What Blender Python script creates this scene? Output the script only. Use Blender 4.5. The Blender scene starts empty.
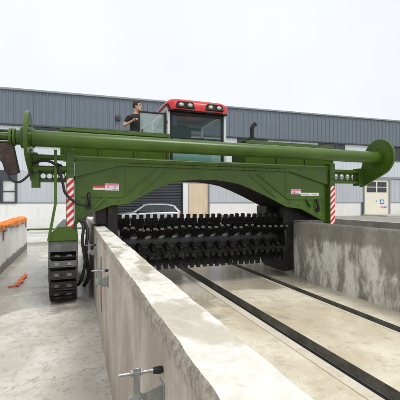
import bpy, bmesh, math, random
from mathutils import Vector, Matrix, noise as mnoise
R = math.radians
random.seed(7)
scene = bpy.context.scene
col = scene.collection

# ------------------------------------------------------------------ materials
def new_mat(name):
    m = bpy.data.materials.new(name); m.use_nodes = True
    nt = m.node_tree
    for n in list(nt.nodes): nt.nodes.remove(n)
    out = nt.nodes.new('ShaderNodeOutputMaterial')
    b = nt.nodes.new('ShaderNodeBsdfPrincipled')
    nt.links.new(b.outputs[0], out.inputs[0])
    return m, nt, b

class NB:
    """small node builder"""
    def __init__(s, nt): s.nt = nt; s.co = None
    def coords(s, scale=(1, 1, 1), world=False):
        if world:
            g = s.nt.nodes.new('ShaderNodeNewGeometry'); o = g.outputs['Position']
        else:
            t = s.nt.nodes.new('ShaderNodeTexCoord'); o = t.outputs['Object']
        mp = s.nt.nodes.new('ShaderNodeMapping'); mp.inputs['Scale'].default_value = scale
        s.nt.links.new(o, mp.inputs[0]); return mp.outputs[0]
    def noise(s, vec, scale, detail=5, rough=.6, dist=0):
        n = s.nt.nodes.new('ShaderNodeTexNoise')
        n.inputs['Scale'].default_value = scale; n.inputs['Detail'].default_value = detail
        n.inputs['Roughness'].default_value = rough; n.inputs['Distortion'].default_value = dist
        s.nt.links.new(vec, n.inputs['Vector']); return n.outputs['Fac']
    def ramp(s, fac, a, b):
        r = s.nt.nodes.new('ShaderNodeMapRange'); r.inputs['From Min'].default_value = a; r.inputs['From Max'].default_value = b
        r.interpolation_type = 'SMOOTHSTEP'
        s.nt.links.new(fac, r.inputs['Value']); return r.outputs[0]
    def mix(s, fac, a, b):
        m = s.nt.nodes.new('ShaderNodeMix'); m.data_type = 'RGBA'
        for sock, v in ((m.inputs[0], fac), (m.inputs[6], a), (m.inputs[7], b)):
            if hasattr(v, 'links') or hasattr(v, 'is_linked'): s.nt.links.new(v, sock)
            elif isinstance(v, (int, float)): sock.default_value = v
            else: sock.default_value = (*v, 1)
        return m.outputs[2]
    def math(s, op, a, b=0.0):
        m = s.nt.nodes.new('ShaderNodeMath'); m.operation = op
        for sock, v in ((m.inputs[0], a), (m.inputs[1], b)):
            if isinstance(v, (int, float)): sock.default_value = v
            else: s.nt.links.new(v, sock)
        return m.outputs[0]
    def sep(s, vec):
        x = s.nt.nodes.new('ShaderNodeSeparateXYZ'); s.nt.links.new(vec, x.inputs[0]); return x.outputs
    def bump(s, h, strength, dist, bsdf):
        b = s.nt.nodes.new('ShaderNodeBump'); b.inputs['Strength'].default_value = strength; b.inputs['Distance'].default_value = dist
        s.nt.links.new(h, b.inputs['Height']); s.nt.links.new(b.outputs[0], bsdf.inputs['Normal'])

def simple(name, c, rough=.5, metal=0.0, var=.25, scale=6, bump=0.0, c2=None, amount=.5, world=False, spec=.5, streak=0):
    """painted / metal / fabric: base colour with fine variation and grime patches of colour c2"""
    m, nt, b = new_mat(name); n = NB(nt)
    v = n.coords(world=world)
    f = n.noise(v, scale, 6, .65)
    lo = tuple(x * (1 - var) for x in c); hi = tuple(min(1, x * (1 + var)) for x in c)
    colr = n.mix(n.ramp(f, .3, .7), lo, hi)
    if c2:
        g = n.ramp(n.noise(v, scale * .6 + 1.3, 8, .72), .52, .72)
        colr = n.mix(n.math('MULTIPLY', g, amount), colr, c2)
    if streak:
        st_ = n.ramp(n.noise(n.coords((3.5, 3.5, .22), world=True), 2.4, 6, .7), .52, .74)
        colr = n.mix(n.math('MULTIPLY', st_, streak), colr, tuple(x * .55 for x in c))
    nt.links.new(colr, b.inputs['Base Color'])
    rr = n.math('ADD', n.math('MULTIPLY', f, .25), rough - .12)
    nt.links.new(rr, b.inputs['Roughness'])
    b.inputs['Metallic'].default_value = metal
    b.inputs['Specular IOR Level'].default_value = spec
    if bump: n.bump(n.noise(v, scale * 9, 4), bump, .01, b)
    return m

def glass_mat(name, tint, alpha=.45, rough=.04):
    m, nt, b = new_mat(name)
    b.inputs['Base Color'].default_value = (*tint, 1); b.inputs['Roughness'].default_value = rough
    b.inputs['Specular IOR Level'].default_value = .8
    b.inputs['Alpha'].default_value = alpha
    return m

def concrete_floor(name, base, pale, dark, wet_axis=None, wet=(.5, .62), scale=1.0, crack=False, rough=.7):
    m, nt, b = new_mat(name); n = NB(nt)
    v = n.coords(world=True)
    f1 = n.noise(v, .9 * scale, 8, .62, .4); f2 = n.noise(v, 5 * scale, 8, .7); f3 = n.noise(v, 38, 4, .7)
    c = n.mix(n.ramp(f1, .35, .66), base, pale)
    c = n.mix(n.math('MULTIPLY', n.ramp(f2, .47, .72), .6), c, dark)
    c = n.mix(n.math('MULTIPLY', n.ramp(n.noise(v, 16, 8, .78), .54, .70), .4), c, tuple(x * .75 for x in dark))
    c = n.mix(n.math('MULTIPLY', n.ramp(f3, .56, .72), .35), c, tuple(x * .55 for x in dark))
    w = n.noise(v, .55, 6, .6, .8)
    if wet_axis:
        s = n.sep(v)
        for ax, a0, a1, amt in wet_axis:
            w = n.math('ADD', w, n.math('MULTIPLY', n.ramp(s[ax], a0, a1), amt))
    wm = n.ramp(w, *wet)
    c = n.mix(n.math('MULTIPLY', wm, .42), c, tuple(x * .42 for x in base))
    if crack:
        vo = nt.nodes.new('ShaderNodeTexVoronoi'); vo.feature = 'DISTANCE_TO_EDGE'; vo.inputs['Scale'].default_value = .38
        dv = nt.nodes.new('ShaderNodeVectorMath'); dv.operation = 'ADD'
        nz = nt.nodes.new('ShaderNodeTexNoise'); nz.inputs['Scale'].default_value = 1.6; nz.inputs['Detail'].default_value = 8
        nt.links.new(v, nz.inputs['Vector'])
        sc = nt.nodes.new('ShaderNodeVectorMath'); sc.operation = 'SCALE'; sc.inputs['Scale'].default_value = .9
        nt.links.new(nz.outputs['Color'], sc.inputs[0]); nt.links.new(v, dv.inputs[0]); nt.links.new(sc.outputs[0], dv.inputs[1])
        nt.links.new(dv.outputs[0], vo.inputs['Vector'])
        cr = n.math('SUBTRACT', 1.0, n.ramp(vo.outputs['Distance'], .001, .006))
        c = n.mix(n.math('MULTIPLY', cr, .28), c, (.05, .047, .04))
    nt.links.new(c, b.inputs['Base Color'])
    rr = n.math('SUBTRACT', n.math('ADD', n.math('MULTIPLY', f2, .2), rough - .1), n.math('MULTIPLY', wm, rough - .14))
    nt.links.new(rr, b.inputs['Roughness'])
    hb = n.math('ADD', n.math('MULTIPLY', f3, .35), f2)
    hb = n.math('MULTIPLY', hb, n.math('SUBTRACT', 1.0, n.math('MULTIPLY', wm, .92)))
    n.bump(hb, .45, .012, b)
    return m

def wall_mat(name, base, dark, pale, drip_top=None, drip=.5, streak=(3.2, .5), foot=None, rough=.75, chip=None):
    """cast concrete with vertical board marks, stains, pale lime runs and a dirty foot"""
    m, nt, b = new_mat(name); n = NB(nt)
    w = n.coords(world=True); s = n.sep(w)
    v = n.coords((1, streak[0], streak[1]), world=True)
    f1 = n.noise(v, 1.3, 8, .65, .3); f2 = n.noise(w, 14, 8, .72); f4 = n.noise(n.coords((1, 9, .35), world=True), 2.2, 5, .6)
    c = n.mix(n.ramp(f1, .36, .64), base, dark)
    c = n.mix(n.math('MULTIPLY', n.ramp(f4, .52, .72), .26), c, tuple(x * .72 for x in dark))
    pt = n.ramp(n.noise(w, 3.3, 9, .74, .6), .54, .66)
    c = n.mix(n.math('MULTIPLY', pt, .4), c, tuple(x * .8 for x in dark))
    if drip_top is not None:
        top = n.math('ADD', drip_top - .25, n.math('MULTIPLY', n.noise(n.coords((1, 2.2, .1), world=True), 1.6, 6, .7), .5))
        below = n.ramp(n.math('SUBTRACT', top, s[2]), -.02, .12)
        runs = n.ramp(n.noise(n.coords((1, 1.25, .42), world=True), 1.5, 10, .70, .2), 1 - drip - .05, 1 - drip + .09)
        c = n.mix(n.math('MULTIPLY', n.math('MULTIPLY', below, runs), .92), c, pale)
    c = n.mix(n.math('MULTIPLY', n.ramp(f2, .5, .74), .4), c, tuple(x * .6 for x in dark))
    if foot:
        ft = n.ramp(n.math('ADD', s[2], n.math('MULTIPLY', n.noise(n.coords((1, 3, .6), world=True), 1.7, 7, .7), -.5)), -.02, foot - .38)
        c = n.mix(n.math('MULTIPLY', n.math('SUBTRACT', 1.0, ft), .8), c, (.055, .05, .04))
    if chip:
        band = n.ramp(n.math('ADD', s[2], n.math('MULTIPLY', n.noise(w, 5, 8, .75), .16)), chip - .02, chip + .05)
        grit = n.ramp(n.noise(w, 26, 8, .8), .42, .6)
        c = n.mix(n.math('MULTIPLY', n.math('MULTIPLY', band, grit), .7), c, (.17, .145, .115))
    pits = n.ramp(n.noise(w, 60, 3, .6), .66, .74)
    c = n.mix(n.math('MULTIPLY', pits, .6), c, (.05, .047, .04))
    nt.links.new(c, b.inputs['Base Color']); b.inputs['Roughness'].default_value = rough
    n.bump(n.math('ADD', n.math('MULTIPLY', f4, .5), f2), .4, .015, b)
    return m

def paint_green(name, base=(.056, .113, .010)):
    m, nt, b = new_mat(name); n = NB(nt)
    v = n.coords(world=False); w = n.coords((2.5, 2.5, .5), world=True)
    f = n.noise(v, 2.1, 6, .6); f2 = n.noise(v, 22, 6, .7); st = n.noise(w, 3.0, 6, .66)
    c = n.mix(n.ramp(f, .3, .7), tuple(x * .86 for x in base), tuple(x * 1.12 for x in base))
    c = n.mix(n.math('MULTIPLY', n.ramp(st, .52, .76), .26), c, (.10, .135, .035))      # dried mud runs
    c = n.mix(n.math('MULTIPLY', n.ramp(f2, .58, .74), .45), c, (.035, .045, .018))
    nt.links.new(c, b.inputs['Base Color'])
    nt.links.new(n.math('ADD', n.math('MULTIPLY', f2, .25), .20), b.inputs['Roughness'])
    lo = n.ramp(n.noise(n.coords((6, 6, 6), world=True), 4.0, 8, .8), .66, .74)
    c = n.mix(n.math('MULTIPLY', lo, .55), c, (.10, .075, .045))       # chips and rust specks
    nt.links.new(c, b.inputs['Base Color'])
    b.inputs['Specular IOR Level'].default_value = .35; b.inputs['Coat Weight'].default_value = .14; b.inputs['Coat Roughness'].default_value = .16
    n.bump(f, .06, .02, b)
    return m

M = {}
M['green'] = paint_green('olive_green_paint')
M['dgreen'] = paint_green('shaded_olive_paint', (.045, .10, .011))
M['black'] = simple('black_steel', (.012, .012, .013), .45, .3, .3, 7, .15, (.06, .048, .036), .6)
M['shaft'] = simple('worn_shaft_steel', (.035, .037, .04), .38, .6, .3, 5, .1, (.07, .065, .06), .4)
M['rubber'] = simple('black_rubber', (.014, .014, .015), .6, 0, .25, 10, .1)
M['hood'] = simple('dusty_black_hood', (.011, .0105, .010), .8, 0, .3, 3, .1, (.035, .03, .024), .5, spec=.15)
M['greysteel'] = simple('grey_primer_steel', (.15, .155, .15), .5, .2, .25, 6, .1, (.06, .055, .045), .6)
M['padsteel'] = simple('track_pad_steel', (.045, .045, .047), .42, .7, .3, 14, .2, (.10, .085, .06), .5)
M['bright'] = simple('bare_steel', (.5, .5, .5), .32, .9, .15, 12, .05, (.25, .23, .2), .4)
M['zinc'] = simple('zinc_plated_steel', (.36, .38, .37), .4, .7, .2, 14, .08, (.2, .19, .16), .45)
M['rust'] = simple('rusty_brown_steel', (.055, .038, .028), .65, .2, .35, 9, .2, (.11, .06, .03), .5)
M['red'] = simple('red_cab_paint', (.55, .018, .022), .3, 0, .08, 3)
M['tapered'] = simple('red_reflective_tape', (.62, .02, .025), .4, 0, .1, 8)
M['tapewhite'] = simple('white_reflective_tape', (.78, .78, .77), .4, 0, .05, 8)
M['labelwhite'] = simple('white_label', (.8, .76, .77), .4, 0, .04, 8)
M['labelpink'] = simple('pink_label_print', (.75, .2, .36), .4, 0, .1, 60)
M['labelred'] = simple('red_label_print', (.7, .06, .08), .4, 0, .1, 20)
M['labelgrey'] = simple('grey_label_print', (.5, .4, .42), .4, 0, .1, 60)
M['silver'] = simple('silver_pillar_paint', (.6, .63, .64), .3, .2, .06, 3)
M['cabglass'] = glass_mat('teal_cab_glass', (.02, .07, .065), .24)
M['lowglass'] = glass_mat('pale_teal_glass', (.16, .36, .33), .62)
M['doorglass'] = glass_mat('clear_door_glass', (.42, .55, .55), .34)
M['seat'] = simple('black_seat_fabric', (.02, .02, .022), .8, 0, .2, 20)
M['lamp'] = simple('work_lamp_lens', (.55, .53, .42), .2, 0, .1, 40)
M['skin'] = simple('skin', (.55, .34, .24), .55, 0, .08, 10)
M['hair'] = simple('black_hair', (.012, .01, .009), .55, 0, .3, 60, .3)
M['shirt'] = simple('black_cotton', (.018, .018, .02), .85, 0, .3, 8, .2)
M['denim'] = simple('dark_blue_denim', (.03, .04, .07), .85, 0, .2, 20, .2)
M['lid_grey'] = simple('fascia_blue_grey', (.150, .178, .215), .42, .1, .05, .6, 0, (.12, .145, .175), .6, streak=.35)
M['trim_dark'] = simple('dark_grey_trim', (.05, .058, .07), .45, .1, .1, 2)
M['trim_grey'] = simple('mid_grey_trim', (.28, .3, .32), .45, .1, .08, 2)
M['clad'] = simple('pale_blue_white_cladding', (.60, .64, .68), .45, .05, .04, .8, 0, (.5, .53, .56), .5, streak=.35)
M['clad2'] = simple('light_grey_cladding', (.50, .53, .57), .45, .05, .05, .8, 0, (.42, .44, .46), .5, streak=.35)
M['plinth'] = simple('white_rendered_plinth', (.78, .78, .76), .75, 0, .03, 2, .1, (.62, .6, .56), .5, streak=.35)
M['shutter'] = simple('charcoal_shutter_steel', (.06, .065, .075), .45, .2, .1, 1.5)
M['beige'] = simple('beige_door_paint', (.68, .55, .39), .55, 0, .05, 1.5, 0, (.58, .46, .33), .5)
M['cream'] = simple('cream_door_paint', (.80, .76, .64), .5, 0, .03, 3)
M['winglass'] = simple('dark_window_glass', (.03, .035, .042), .1, 0, .2, .5)
M['palepane'] = simple('pale_blind_behind_glass', (.6, .63, .62), .15, 0, .1, 3)
M['bluesign'] = simple('blue_notice', (.03, .22, .55), .4, 0, .2, 20)
M['roof'] = simple('roof_sheet', (.25, .27, .3), .5, .1, .1, 1)
M['carpaint'] = simple('silver_grey_car_paint', (.48, .50, .53), .3, .6, .03, 1.0)
M['carglass'] = simple('dark_car_glass', (.03, .035, .04), .06, 0, .2, .5)
M['tailred'] = simple('red_tail_lamp', (.5, .01, .015), .2, 0, .1, 10)
M['headlamp'] = simple('clear_headlamp', (.7, .72, .75), .12, .2, .1, 10)
M['orange'] = simple('orange_tarpaulin', (.92, .24, .02), .5, 0, .12, 3, .2, (.95, .52, .03), .9)
M['orange_rag'] = simple('faded_orange_strap', (.75, .16, .05), .6, 0, .2, 9, .2)
M['clothgrey'] = simple('grey_blue_cloth', (.2, .23, .27), .8, 0, .3, 8, .2)
M['wall_main'] = wall_mat('board_marked_concrete', (.62, .58, .51), (.40, .35, .285), (.5, .48, .44), None, .5, (1.5, .75), None, chip=1.46)
M['wall_right'] = wall_mat('stained_concrete', (.40, .38, .34), (.25, .235, .205), (.90, .89, .84), 1.14, .52, (1.3, .7), None)
M['wall_dark'] = wall_mat('damp_dark_concrete', (.20, .19, .17), (.12, .115, .10), (.4, .39, .36), .7, .4, (1.4, .6))
M['wall_left'] = wall_mat('pale_concrete', (.84, .84, .81), (.70, .695, .67), (.8, .8, .77), 1.0, .5, (2.0, .5), .43)
def top_mat():
    m, nt, b = new_mat('glare_pale_wall_top'); n = NB(nt)
    v = n.coords(world=True); f = n.noise(v, 1.7, 8, .62, .6); f2 = n.noise(v, 16, 7, .7); pz = n.ramp(n.noise(n.coords((3.2, 1.7, 1), world=True), 1.15, 4, .55, .4), .5, .6)
    c = n.mix(n.ramp(f2, .35, .75), (.80, .78, .72), (.64, .615, .545))  # bright sky glare on the top put into the colour; beige stains follow
    c = n.mix(n.math('MULTIPLY', pz, .65), c, (.50, .44, .32))
    c = n.mix(n.math('MULTIPLY', n.ramp(f, .53, .68), .55), c, (.42, .37, .29))
    c = n.mix(n.math('MULTIPLY', n.ramp(n.noise(v, 7, 9, .78), .55, .68), .4), c, (.36, .32, .26))
    c = n.mix(n.math('MULTIPLY', n.ramp(n.noise(v, 55, 3, .6), .68, .75), .5), c, (.3, .26, .2))
    nt.links.new(c, b.inputs['Base Color'])
    nt.links.new(n.math('SUBTRACT', n.math('ADD', .45, n.math('MULTIPLY', f2, .35)), n.math('MULTIPLY', pz, .35)), b.inputs['Roughness'])
    n.bump(n.math('ADD', f2, n.math('MULTIPLY', n.noise(v, 70, 4, .7), .25)), .3, .008, b); return m
M['walltop'] = top_mat()
M['lane'] = concrete_floor('tan_lane_concrete', (.57, .495, .36), (.78, .725, .585), (.40, .335, .235), [(1, 5.8, 7.6, .32)], (.60, .70), .8, rough=.6)
M['kerb'] = concrete_floor('pale_kerb_concrete', (.62, .56, .44), (.68, .63, .52), (.45, .4, .31), None, (.75, .9), 1.5)
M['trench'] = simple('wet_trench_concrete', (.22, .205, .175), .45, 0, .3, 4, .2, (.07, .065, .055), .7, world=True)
M['aerator'] = simple('black_aeration_cover', (.008, .009, .011), .75, 0, .3, 8, .1, spec=.2)
M['yard'] = concrete_floor('wet_yard_concrete', (.54, .51, .45), (.72, .70, .64), (.32, .295, .24), [(0, -.9, -1.9, .15), (1, 5.0, 8.0, .20)], (.62, .72), 1.6, crack=True)
M['wetpale'] = concrete_floor('wet_concrete_with_reflection', (.66, .65, .61), (.74, .73, .69), (.55, .54, .5), None, (.45, .6), 1.2)  # wet ground, coloured pale to stand in for the white plinth's reflection
M['highyard'] = concrete_floor('brown_yard_concrete', (.27, .25, .215), (.36, .34, .30), (.2, .185, .155), None, (.6, .75), 1)
M['apron'] = concrete_floor('dry_apron_concrete', (.46, .44, .40), (.54, .52, .47), (.33, .31, .28), None, (.7, .85), 1)

# ------------------------------------------------------------------ mesh builder
class MB:
    def __init__(s): s.bm = bmesh.new()
    def _faces(s, vs, mi):
        for f in {f for v in vs for f in v.link_faces}: f.material_index = mi
    def box(s, x0, x1, y0, y1, z0, z1, mi=0):
        r = bmesh.ops.create_cube(s.bm, size=1)
        for v in r['verts']:
            v.co = Vector(((x0 + x1) / 2 + v.co.x * (x1 - x0), (y0 + y1) / 2 + v.co.y * (y1 - y0), (z0 + z1) / 2 + v.co.z * (z1 - z0)))
        s._faces(r['verts'], mi); return r['verts']
    def bar(s, a, b, w, h, mi=0, up=Vector((0, 0, 1))):
        a, b = Vector(a), Vector(b); d = (b - a); L = d.length; d.normalize()
        if abs(d.dot(up)) > .98: up = Vector((0, 1, 0))
        sx = d.cross(up).normalized(); sz = sx.cross(d)
        r = bmesh.ops.create_cube(s.bm, size=1)
        for v in r['verts']:
            v.co = (a + b) / 2 + sx * v.co.x * w + d * v.co.y * L + sz * v.co.z * h
        s._faces(r['verts'], mi)
    def cyl(s, a, b, r0, r1=None, seg=32, mi=0, caps=True):
        a, b = Vector(a), Vector(b); r1 = r0 if r1 is None else r1
        d = (b - a); L = d.length
        q = d.to_track_quat('Z', 'Y').to_matrix().to_4x4()
        r = bmesh.ops.create_cone(s.bm, cap_ends=caps, segments=seg, radius1=r0, radius2=r1, depth=L, matrix=Matrix.Translation((a + b) / 2) @ q)
        s._faces(r['verts'], mi)
    def tube(s, pts, r, seg=10, mi=0, sub=6):
        P = [Vector(p) for p in pts]
        if sub and len(P) > 2:
            Q = []
            for i in range(len(P) - 1):
                p0 = P[max(i - 1, 0)]; p1 = P[i]; p2 = P[i + 1]; p3 = P[min(i + 2, len(P) - 1)]
                for k in range(sub):
                    t = k / sub
                    Q.append(.5 * ((2 * p1) + (p2 - p0) * t + (2 * p0 - 5 * p1 + 4 * p2 - p3) * t * t + (3 * p1 - p0 - 3 * p2 + p3) * t ** 3))
            Q.append(P[-1]); P = Q
        rings = []; n = None
        for i, p in enumerate(P):
            d = (P[min(i + 1, len(P) - 1)] - P[max(i - 1, 0)]).normalized()
            n = (Vector((0, 0, 1)) if abs(d.z) < .9 else Vector((1, 0, 0))) if n is None else n
            n = (n - d * n.dot(d)).normalized(); bq = d.cross(n)
            rr = r[min(i, len(r) - 1)] if isinstance(r, (list, tuple)) else r
            rings.append([s.bm.verts.new(p + (n * math.cos(2 * math.pi * k / seg) + bq * math.sin(2 * math.pi * k / seg)) * rr) for k in range(seg)])
        for a, b in zip(rings, rings[1:]):
            for k in range(seg):
                f = s.bm.faces.new((a[k], a[(k + 1) % seg], b[(k + 1) % seg], b[k])); f.material_index = mi
        for rg, rev in ((rings[0], True), (rings[-1], False)):
            f = s.bm.faces.new(rg[::-1] if rev else rg); f.material_index = mi
    def prism(s, pts, axis, a0, a1, mi=0):
        """pts: 2D outline; axis 'x': pts are (y,z); 'y': (x,z); 'z': (x,y)"""
        def mk(p, a):
            return {'x': (a, p[0], p[1]), 'y': (p[0], a, p[1]), 'z': (p[0], p[1], a)}[axis]
        A = [s.bm.verts.new(mk(p, a0)) for p in pts]; B = [s.bm.verts.new(mk(p, a1)) for p in pts]
        fs = [s.bm.faces.new(A), s.bm.faces.new(B[::-1])]
        n = len(pts)
        for i in range(n): fs.append(s.bm.faces.new((A[i], A[(i + 1) % n], B[(i + 1) % n], B[i])))
        for f in fs: f.material_index = mi
    def sphere(s, c, r, seg=20, mi=0):
        r = r if isinstance(r, (tuple, list)) else (r, r, r)
        q = bmesh.ops.create_uvsphere(s.bm, u_segments=seg, v_segments=seg * 2 // 3, radius=1)
        for v in q['verts']: v.co = Vector((c[0] + v.co.x * r[0], c[1] + v.co.y * r[1], c[2] + v.co.z * r[2]))
        s._faces(q['verts'], mi)
    def quad(s, a, b, c, d, mi=0):
        f = s.bm.faces.new([s.bm.verts.new(p) for p in (a, b, c, d)]); f.material_index = mi
    def grid(s, nx, ny, fn, mi=0, close=False):
        V = [[s.bm.verts.new(fn(i, j)) for j in range(ny)] for i in range(nx)]
        for i in range(nx - 1):
            for j in range(ny - (0 if close else 1)):
                f = s.bm.faces.new((V[i][j], V[i + 1][j], V[i + 1][(j + 1) % ny], V[i][(j + 1) % ny])); f.material_index = mi
        return V
    def build(s, name, mats, parent=None, loc=(0, 0, 0), rotz=0, bevel=0, smooth=True, sharp=35, seg=2):
        bmesh.ops.recalc_face_normals(s.bm, faces=s.bm.faces[:])
        for f in s.bm.faces: f.smooth = smooth
        if smooth:
            for e in s.bm.edges:
                if len(e.link_faces) == 2 and e.calc_face_angle(0) > R(sharp): e.smooth = False
        me = bpy.data.meshes.new(name); s.bm.to_mesh(me); s.bm.free()
        for m in (mats if isinstance(mats, (list, tuple)) else [mats]): me.materials.append(m)
        o = bpy.data.objects.new(name, me); col.objects.link(o)
        o.location = loc; o.rotation_euler = (0, 0, rotz)
        if parent: o.parent = parent
        if bevel:
            bv = o.modifiers.new('bevel', 'BEVEL'); bv.width = bevel; bv.segments = seg; bv.limit_method = 'ANGLE'; bv.angle_limit = R(35)
            bv.harden_normals = False
        return o

def thing(name, label, cat, loc=(0, 0, 0), rotz=0, group=None):
    o = bpy.data.objects.new(name, None); col.objects.link(o); o.empty_display_size = .2
    o.location = loc; o.rotation_euler = (0, 0, rotz); return tag(o, label, cat, group)
def tag(o, label, cat, group=None):
    o['label'] = label; o['category'] = cat
    if group: o['group'] = group
    return o
def struct(o): o['kind'] = 'structure'; return o
def copy_tree(o, parent=None):
    c = o.copy(); col.objects.link(c); c.parent = parent
    for ch in list(o.children): copy_tree(ch, c)
    return c

# ------------------------------------------------------------------ ground and lane
b = MB()
Z0 = 0.0
b.quad((-220, -80, Z0), (.36, -80, Z0), (.36, 13.2, Z0), (-220, 13.2, Z0))
b.quad((-220, 13.2, Z0), (1.2, 13.2, Z0), (1.2, 18.0, Z0), (-220, 18.0, Z0))
b.quad((-220, 18.0, Z0), (1.2, 18.0, Z0), (1.2, 31, Z0), (-220, 31, Z0), 2)
b.quad((5.79, -80, Z0), (12.1, -80, Z0), (12.1, 13.2, Z0), (5.79, 13.2, Z0))
b.quad((.36, -80, Z0), (5.79, -80, Z0), (5.79, -14, Z0), (.36, -14, Z0))
b.quad((-220, 31, -.01), (220, 31, -.01), (220, 260, -.01), (-220, 260, -.01))
b.quad((12.1, -80, 0), (13.3, -80, 0), (13.3, 13.2, 0), (12.1, 13.2, 0))
b.quad((13.3, -80, .745), (220, -80, .745), (220, 31, .745), (13.3, 31, .745), 1)
struct(b.build('ground', [M['yard'], M['highyard'], M['wetpale']], smooth=False))
b = MB()
def strip(x0, x1, z, mi, n=1): b.quad((x0, -14, z), (x1, -14, z), (x1, 13.2, z), (x0, 13.2, z), mi)
strip(.36, 2.77, 0, 0)
strip(3.21, 4.66, 0, 0); strip(4.88, 5.79, 0, 0)
struct(b.build('lane_floor', M['lane'], smooth=False))
b = MB()
b.box(2.77, 2.93, -14, 13.2, -.3, .012); b.box(4.60, 4.665, -14, 13.2, -.3, .006)
struct(b.build('trench_kerb', M['kerb'], bevel=.008))
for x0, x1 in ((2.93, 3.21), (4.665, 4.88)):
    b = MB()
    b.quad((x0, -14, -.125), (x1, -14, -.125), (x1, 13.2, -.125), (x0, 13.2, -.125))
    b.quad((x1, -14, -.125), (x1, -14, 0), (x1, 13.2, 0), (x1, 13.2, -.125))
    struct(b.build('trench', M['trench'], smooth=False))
    b = MB(); b.box(x0 + .004, x0 + .15, -13.9, 13.1, -.122, -.052); b.box(x0 + .04, x0 + .11, -13.9, 13.1, -.0515, -.040)
    struct(b.build('aeration_cover', M['aerator'], bevel=.006))
b = MB()
b.box(1.2, 13.04, 13.2, 31, -.4, .20)
struct(b.build('pavement', M['apron'], bevel=.02))

# ------------------------------------------------------------------ concrete walls
def lumpy_wall(name, x0, x1, y0, y1, h, mats, lump, label, seed, step=.06):
    bm_ = MB(); ys = []; y = y0
    while y < y1: ys.append(y); y += step * min(1.0, max(.28, abs(y) / 6))
    ys.append(y1); n = len(ys)
    prof = [(0, 0), (0, .35), (0, .7), (0, .93), (0, 1)]
    def nz(y, k, f=1.0): return mnoise.noise(Vector((y * f, k * 7.3 + seed, seed)))
    rows = []
    for i in range(n):
        y = ys[i]; rr = []
        eL = lump * .48 * (.6 * nz(y, 1, 2.3) + .55 * nz(y, 2, 8) + .3 * abs(nz(y, 5, 21)) + .22 * max(0, abs(nz(y, 31, 33)) - .2)); eR = lump * .38 * (1.1 * nz(y, 3, 1.6) + .8 * nz(y, 4, 6))
        dz = lump * .22
        rr.append((x0, y, -.2)); rr.append((x0, y, h * .5)); rr.append((x0, y, h - .07))
        rr.append((x0 + max(0, eL) * .35, y, h - .03 + dz * .4 * nz(y, 6, 12)))
        rr.append((x0 + .012 + max(0, eL), y, h - .004 + dz * .4 * nz(y, 7, 9)))
        for k in range(1, 6):
            t = k / 6; x = x0 + .03 + (x1 - x0 - .06) * t
            rr.append((x, y, h + dz * (.8 * nz(y, 8 + k * .12, 2.2) + .35 * nz(y, 20 + k, 8)) - .006 * math.sin(math.pi * t)))
        rr.append((x1 - .012 + eR * .7, y, h - .004 + dz * .5 * nz(y, 9, 6)))
        rr.append((x1 + eR * .45, y, h - .035)); rr.append((x1, y, h - .11)); rr.append((x1, y, h * .5)); rr.append((x1, y, -.2))
        rows.append(rr)
    V = bm_.grid(n, len(rows[0]), lambda i, j: rows[i][j])
    for row in range(n - 1): pass
    bm_.bm.normal_update()
    for f in bm_.bm.faces:
        js = f.calc_center_median()
        f.material_index = 1 if (js.z > h - .0125 and abs(f.normal.z) > .80) else 0
    bm_.bm.faces.new(V[0]); bm_.bm.faces.new(V[-1][::-1])
    o = bm_.build(name, mats, sharp=50); return tag(o, label, 'wall')

lumpy_wall('concrete_wall', .347, .604, -6, 12.9, 1.48, [M['wall_main'], M['walltop']], .028, 'concrete lane wall with glare-brightened lumpy top and screw clamps on its outer face', 3, .045)
lumpy_wall('concrete_wall', 5.54, 5.80, -6, 12.9, 1.48, [M['wall_right'], M['wall_dark']], .010, 'grey stained lane wall with white lime runs, right of the two trenches', 11, .08)
lumpy_wall('concrete_wall', 13.05, 13.31, -6, 24, 1.102, [M['wall_dark'], M['apron']], .006, 'dark damp low wall below the raised yard by the cream door', 17, .2)
lumpy_wall('concrete_wall', -2.24, -1.97, -3, 16.4, 1.30, [M['wall_left'], M['wall_left']], .008, 'pale concrete wall with orange tarpaulin lying along its top', 23, .12)

# ------------------------------------------------------------------ compost turner
T = thing('compost_turner', 'huge green crawler compost turner straddling the concrete lane walls with red roofed cab', 'compost turner', (3.13, 8.5, 0))
OFF = Vector((-3.13, -8.5, 0))
def part(mb, name, mats, parent=T, **k):
    """world-space geometry parented to the turner (or one of its parts)"""
    bmesh.ops.translate(mb.bm, verts=mb.bm.verts[:], vec=OFF)
    return mb.build(name, mats, parent, **k)

arch = [(1.05, 1.95), (1.32, 2.10), (1.6, 2.25), (1.9, 2.38), (2.3, 2.485), (2.7, 2.525), (3.1, 2.52), (3.4, 2.49), (3.72, 2.43), (4.05, 2.31), (4.41, 2.16), (5.04, 1.87)]
outline = [(-.03, 1.50), (.23, 1.74), (.72, 1.93)] + arch + [(5.47, 1.82), (6.27, 1.45), (6.27, 2.93), (-.03, 2.93)]
b = MB(); b.prism(outline, 'y', 7.50, 7.56); part(b, 'front_girder', M['green'], bevel=.008)
b = MB()
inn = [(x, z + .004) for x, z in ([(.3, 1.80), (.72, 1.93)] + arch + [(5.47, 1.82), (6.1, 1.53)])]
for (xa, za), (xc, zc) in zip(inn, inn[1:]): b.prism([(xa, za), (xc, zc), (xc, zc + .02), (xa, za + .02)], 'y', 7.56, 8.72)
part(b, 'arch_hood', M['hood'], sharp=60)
b = MB(); b.prism([(x, z + .004) for x, z in outline], 'y', 8.72, 8.78); part(b, 'rear_girder', M['hood'], bevel=.006)
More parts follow.
